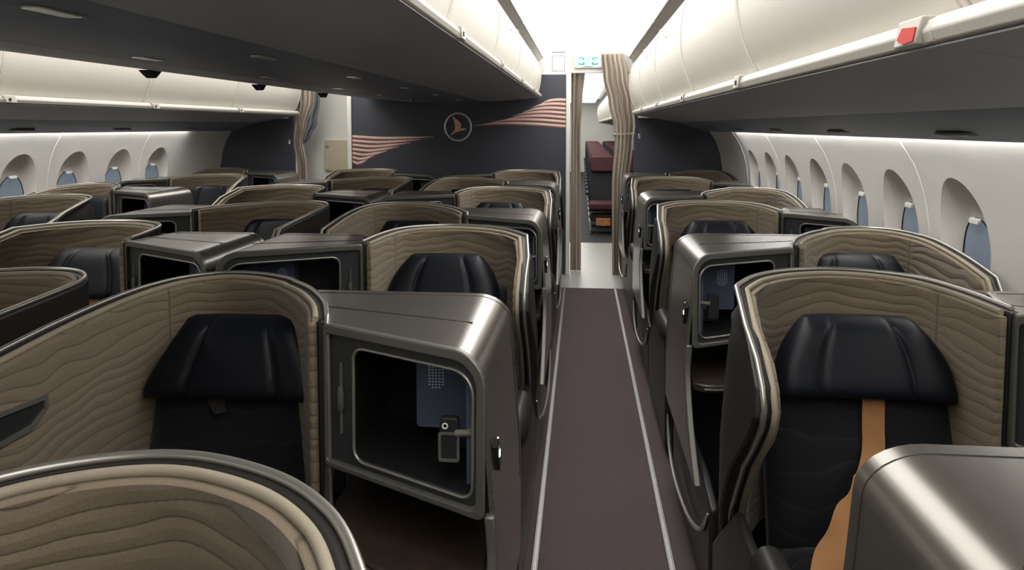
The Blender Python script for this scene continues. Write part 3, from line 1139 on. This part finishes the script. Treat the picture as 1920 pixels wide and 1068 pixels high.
# ------------------------------------------------------------------ ceiling
for nm, xa, xb in (('right', -.43, .505), ('left', -3.14, -2.43)):
    mb = MB()
    prof = [(xa, 2.412), (xa + .12, 2.475), (xb - .12, 2.475), (xb, 2.412)]
    mb.solid([[(x, y, z) for x, z in prof] for y in (FRONT + .05, BH - .02)], [[(x, y, z + .02) for x, z in prof] for y in (FRONT + .05, BH - .02)])
    tag(mb.build('ceiling_light', M['ceil']), 'long bright white ceiling light panel over the %s aisle' % nm, 'ceiling light', 'aisle ceiling lights')
MB().box((-1.32, (FRONT + REAR) / 2, 2.62), (6.2, REAR - FRONT, .05)).build('ceiling', M['white_panel'])['kind'] = 'structure'
MB().box((-1.32, FRONT - .03, 1.3), (6.2, .06, 2.7)).build('wall_front', M['white_panel'])['kind'] = 'structure'
MB().box((-1.32, REAR + .03, 1.3), (6.2, .06, 2.7)).build('wall_economy_end', M['white_panel'])['kind'] = 'structure'

# ------------------------------------------------------------------ rear bulkheads
XB0, XB1 = -2.595, -.176
cent = MB().box(((XB0 + XB1) / 2, BH + .03, 1.11), (XB1 - XB0, .06, 2.22)).build('wall_back', M['navy'])
cent['kind'] = 'structure'
up = MB().box(((XB0 + XB1) / 2, BH + .03, 2.41), (XB1 - XB0, .06, .38)).build('wall_back_upper', M['white_panel'])
up['kind'] = 'structure'
MB().box((-.33, BH - .002, 2.462), (.29, .006, .009)).build('shadow_gap', M['frame'], up)
for (xa, xb, za, nm) in ((.574, 1.55, 1.80, 'wall_back_right'), (-4.2, -3.285, 1.80, 'wall_back_left')):
    MB().box(((xa + xb) / 2, BH + .03, za / 2), (xb - xa, .06, za)).build(nm, M['navy'])['kind'] = 'structure'


def stripe(mb, pts, w, y):
    c, _ = spline([(x, z, 0) for x, z in pts], 24)
    A, B = [], []
    for k, q in enumerate(c):
        h = max(.0015, w * min(1, (24 - k) / 9) * .5)
        A.append([(q.x, y, q.y - h), (q.x, y, q.y + h)])
        B.append([(q.x, y + .004, q.y - h), (q.x, y + .004, q.y + h)])
    mb.solid(A, B)


sa, sbk = MB(), MB()
for k in range(7):
    z0 = 1.541 - k * .0475
    xt = [-1.66, -1.80, -1.92, -2.05, -2.19, -2.33, -2.42][k]
    zt = [1.535, 1.505, 1.468, 1.425, 1.375, 1.325, 1.277][k]
    ln_ = [(XB0 + .003, z0), (XB0 + (xt - XB0) * .35, z0 - .018 - .0 * k), (XB0 + (xt - XB0) * .7, (z0 + zt) / 2 - .012), (xt, zt)]
    stripe(sa, ln_, .024, BH - .0045)
    stripe(sbk, [(a, b - .020) for a, b in ln_], .016, BH - .0035)  # darker copper band just below each stripe
sa.build('wall_stripes', M['stripe'], cent)
sbk.build('wall_stripe_edges', M['stripe_edge'], cent)
sa, sbk = MB(), MB()
for k in range(7):
    z0 = 1.945 - k * .048
    xt = [-.45, -.56, -.66, -.76, -.86, -1.02, -1.20][k]
    zt = [1.90, 1.855, 1.805, 1.765, 1.725, 1.695, 1.660][k]
    ln_ = [(XB1 - .003, z0), (XB1 + (xt - XB1) * .35, z0 + .004 * k + .002), (XB1 + (xt - XB1) * .7, (z0 + zt) / 2 + .012 + .003 * k), (xt, zt)]
    stripe(sa, ln_, .024, BH - .0045)
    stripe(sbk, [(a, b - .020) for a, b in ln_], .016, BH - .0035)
sa.build('wall_stripes', M['stripe'], cent)
sbk.build('wall_stripe_edges', M['stripe_edge'], cent)
# emblem: silver ring and a copper bird
ex, ez = -1.378, 1.644
em = MB().tube([(ex + .148 * math.cos(2 * PI * k / 48), BH - .006, ez + .152 * math.sin(2 * PI * k / 48)) for k in range(48)], .011, 8, close=True).build('emblem_ring', M['ring'], cent)
bird = [(-.066, .122), (-.030, .098), (.018, .055), (.036, .030), (.030, -.005), (.024, -.022), (.060, -.012), (.104, -.022), (.060, -.036), (.020, -.044), (-.020, -.056), (-.095, -.098),
        (-.060, -.055), (-.036, -.030), (-.034, .010), (-.040, .050)]
MB().prism([(ex + a, ez + b) for a, b in bird], lambda p, q: (p[0], BH + q, p[1]), -.008, .0).build('emblem_bird', M['bird'], cent)
# white edge post and header over the aisle opening
MB().box((-.152, BH + .02, 1.24), (.046, .09, 2.48)).build('trim_1', M['white_panel'], bevel=.008)['kind'] = 'structure'
MB().box((-2.62, BH + .02, 1.24), (.05, .09, 2.48)).build('trim_2', M['white_panel'], bevel=.008)['kind'] = 'structure'
MB().box((.21, BH + .12, 2.36), (.68, .06, .24)).build('trim_3', M['white_panel'], bevel=.006)['kind'] = 'structure'
# service flap on the upper white panel
mb = MB()
ring_solid(mb, rrect(-.33, -.19, 2.255, 2.425, (.01,) * 4, 3, 2), rrect(-.325, -.195, 2.26, 2.42, (.01,) * 4, 3, 2), lambda p, q: (p[0], BH + q, p[1]), -.003, .0)
tag(mb.build('panel_outline', M['frame']), 'thin outlined access flap on the white panel above the navy wall', 'access panel')
# exit sign
es = empty('exit_sign', (.065, BH + .085, 2.365))
MB().box((0, -.02, 0), (.30, .05, .145)).build('sign_body', M['white_panel'], es, bevel=.006)
MB().box((0, -.047, 0), (.27, .006, .115)).build('sign_face', M['exit'], es)
pic = MB()
for sx in (-1, 1):
    f = lambda a, b: (sx * a, -.051, b)
    # running figure and arrow on each half
    pic.tube([f(.100, .030), f(.085, .036), f(.066, .034), f(.045, .022)], .004, 6)
    pic.tube([f(.052, .034), f(.045, .022), f(.060, .016)], .0035, 6)
    pic.tube([f(.105, -.026), f(.085, -.034), f(.060, -.034), f(.045, -.026)], .006, 6)
    pic.tube([f(.058, -.014), f(.042, -.024), f(.050, -.040)], .005, 6)
pic.build('sign_pictogram', M['exit_green'], es)
MB().box((.0, -.051, -.058), (.10, .004, .004)).build('sign_line', M['frame'], es)
tag(es, 'small white lit exit sign with green arrows above the aisle curtain', 'exit sign')
# sidewall lamp on the dark right panel, and catches
for (x, z, nm) in ((.69, 1.755, 'right'), (-3.42, 1.752, 'left')):
    tag(MB().prism(rrect(-.085, .085, -.012, .012, (.010,) * 4, 4, 2), lambda p, q: (x + p[0], BH - .012 + q, z + p[1]), -.006, .012).build('panel_lamp', M['white_mark']),
        'slim white lamp bar at the top of the %s navy side panel' % nm, 'lamp', 'lamp bars on the navy panels')
for (x, z, nm) in ((.625, 1.545, 'right'), (-3.33, 1.475, 'left')):
    r = empty('coat_hook', (x, BH, z))
    MB().prism(rrect(-.012, .012, -.025, .025, (.008,) * 4, 4, 2), lambda p, q: (p[0], q, p[1]), -.008, .0).build('hook_plate', M['chrome'], r)
    MB().tube([(0, -.006, .01), (0, -.03, .0), (.0, -.045, .012)], .006, 8).build('hook_arm', M['chrome'], r)
    tag(r, 'small chrome hook on the %s navy side panel beside its curtain' % nm, 'hook', 'chrome hooks on the navy panels')

# white wall with beige flap beyond the left aisle
LWY = BH + .42
MB().box((-2.98, LWY + .03, 1.23), (.80, .06, 2.46)).build('wall_left_galley', M['white_panel'])['kind'] = 'structure'
js = empty('folding_seat', (-2.86, LWY, 1.31))
MB().prism(rrect(-.20, .20, -.19, .18, (.02,) * 4, 4, 2), lambda p, q: (p[0], q, p[1]), -.035, .0).build('seat_flap', M['beige_panel'], js, bevel=.006)
MB().prism(rrect(-.20, -.125, -.17, .13, (.01,) * 4, 4, 2), lambda p, q: (p[0], q, p[1]), -.042, -.034).build('side_strip', M['beige_panel'], js, bevel=.004)
MB().tube([(-.163 + .016 * math.cos(k * PI / 4), -.043, .10 + .016 * math.sin(k * PI / 4)) for k in range(8)], .004, 6, close=True).build('flap_knob', M['frame'], js)
tag(js, 'beige folded flap seat on the white wall between left curtain and stripes', 'folding seat')


# ------------------------------------------------------------------ curtains
def curtain(name, prof, zs_top, zs_bot, y, folds, amp, mat, rows=40, nu=90):
    """prof(z) -> (xl, xr): the edges at each height; pleats run down the cloth."""
    A, B, uv = [], [], []
    for j in range(rows + 1):
        z = zs_top + (zs_bot - zs_top) * j / rows
        xl, xr = prof(z)
        a, b, c = [], [], []
        for i in range(nu + 1):
            t = i / nu
            k = amp * (1 + .35 * math.sin(3.1 * z + t * 4))
            yy = y + k * math.sin(2 * PI * folds * t + .5 * math.sin(z * 2)) + .3 * k * math.sin(2 * PI * folds * 2.3 * t + 1 + z)
            x = xl + (xr - xl) * t
            a.append((x, yy, z))
            b.append((x, yy + .006, z))
            c.append((t * .7, z))
        A.append(a)
        B.append(b)
        uv.append(c)
    return MB().solid(A, B, uv)


def tab(*rows):
    l = sorted((r[0], r[1]) for r in rows)
    r_ = sorted((r[0], r[2]) for r in rows)
    return lambda z: (lerp_table(z, l), lerp_table(z, r_))


cur = empty('aisle_curtain', (.42, BH + .2, 0))
rc = curtain('curtain', tab((2.44, .205, .455), (2.2, .225, .50), (1.9, .29, .56), (1.66, .345, .585), (1.5, .36, .565), (1.0, .335, .52), (.05, .345, .475)), 2.44, .004, BH - .0, 5, .022, None)
rc.v = [(x - .42, y - BH - .2, z) for x, y, z in rc.v]
rc.build('cloth', M['curtain'], cur, angle=80)
MB().tube([(x - .42, -.20 + .012 * math.sin(i), 1.56 + .01 * i * .3) for i, x in enumerate((.34, .40, .46, .52, .58))], .016, 8).build('tie_band', M['curtain'], cur)
tag(cur, 'tall taupe pleated curtain gathered to the right of the aisle opening', 'curtain', 'cabin curtains')
cur = empty('aisle_curtain', (-.07, BH + .5, 0))
rc = curtain('curtain', tab((2.28, -.125, .035), (1.95, -.125, .005), (1.6, -.12, -.015), (.06, -.125, .0)), 2.44, .004, BH + .22, 3, .02, None)
rc.v = [(x + .07, y - BH - .5, z) for x, y, z in rc.v]
rc.build('cloth', M['curtain'], cur, angle=80)
tag(cur, 'narrow taupe curtain bunched against the white post left of the aisle opening', 'curtain', 'cabin curtains')
cur = empty('aisle_curtain', (-3.15, BH + .1, 0))
rc = curtain('curtain', tab((2.40, -3.33, -3.02), (1.95, -3.27, -3.02), (1.62, -3.27, -3.13), (1.5, -3.29, -3.17), (1.2, -3.25, -3.13), (.05, -3.23, -3.08)), 2.40, .004, BH + .0, 5, .022, None)
rc.v = [(x + 3.15, y - BH - .1, z) for x, y, z in rc.v]
rc.build('cloth', M['curtain'], cur, angle=80)
rc = curtain('curtain', tab((2.40, -3.04, -2.94), (1.95, -3.04, -2.96), (1.70, -3.12, -3.0), (1.52, -3.17, -3.08), (1.46, -3.18, -3.14)), 2.40, 1.46, BH - .01, 2, .016, None)
rc.v = [(x + 3.15, y - BH - .1, z) for x, y, z in rc.v]
rc.build('lining_fold', M['curtain_grey'], cur, angle=80)
tag(cur, 'taupe curtain with a grey turned edge, tied beside the left navy panel', 'curtain', 'cabin curtains')

# ------------------------------------------------------------------ the economy cabin beyond
tag(MB().box((-.2, 17.15, 2.49), (1.3, 17.6, .03)).build('ceiling_light', M['ceil']), 'bright ceiling light seen through the curtain opening beyond', 'ceiling light')
for k in range(11):
    overhead_bin('side', lambda x: x, 9.4 + 1.4 * k, 10.8 + 1.4 * k, 'white bin of the cabin beyond, glimpsed through the curtain opening', 'bins of the cabin beyond')
channel('service_channel', sp, lambda x: x, (9.4, 26.0), 'grey service channel under the bins of the cabin beyond the curtains', None, [])


def economy_seat(x, y):
    r = empty('economy_seat', (x, y, 0))
    w = .22
    A = [[(s * w, .10 + .14 * t, .44 + .72 * t) for s in (-1, -.5, 0, .5, 1)] for t in (0, .35, .7, 1)]
    B = [[(p[0], p[1] + .08, p[2]) for p in row] for row in A]
    MB().solid(A, B).build('backrest', M['economy_dark'], r, bevel=.03, seg=3)
    A = [[(s * .19, .19 + .05 * t, .93 + .25 * t) for s in (-1, -.5, 0, .5, 1)] for t in (0, .5, 1)]
    B = [[(p[0], p[1] + .06, p[2]) for p in row] for row in A]
    MB().solid([[(p[0], p[1] - .06, p[2]) for p in row] for row in A], B).build('headrest', M['economy_red'], r, bevel=.03, seg=3)
    MB().box((0, -.16, .43), (.44, .50, .11)).build('seat_cushion', M['economy_red'], r, bevel=.03, seg=3)
    MB().box((0, -.10, .25), (.40, .40, .10)).build('seat_base', M['seal'], r, bevel=.01)
    MB().box((0, -.36, .19), (.22, .05, .12)).build('life_vest_pouch', M['pocket'], r, bevel=.01)
    for sx in (-1, 1):
        MB().box((sx * .245, -.12, .62), (.045, .42, .05)).build('armrest', M['economy_dark'], r, bevel=.012)
        MB().box((sx * .20, -.1, .10), (.04, .40, .20)).build('leg', M['rail'], r, bevel=.006)
    return r


e0 = None
for k in range(16):
    for q in range(2):
        x, y = .335 + .55 * q, 11.7 + .82 * k
        if e0 is None:
            e0 = economy_seat(x, y)
            o = e0
        else:
            o = dup(e0, (x, y, 0))
        if k == 0 and q == 0:
            lab = 'nearest dark red seat seen through the curtain opening, orange pouch under its cushion'
        else:
            lab = 'dark red seat in the rows behind, in the cabin beyond the curtains'
        tag(o, lab, 'airplane seat', 'seats of the cabin beyond')
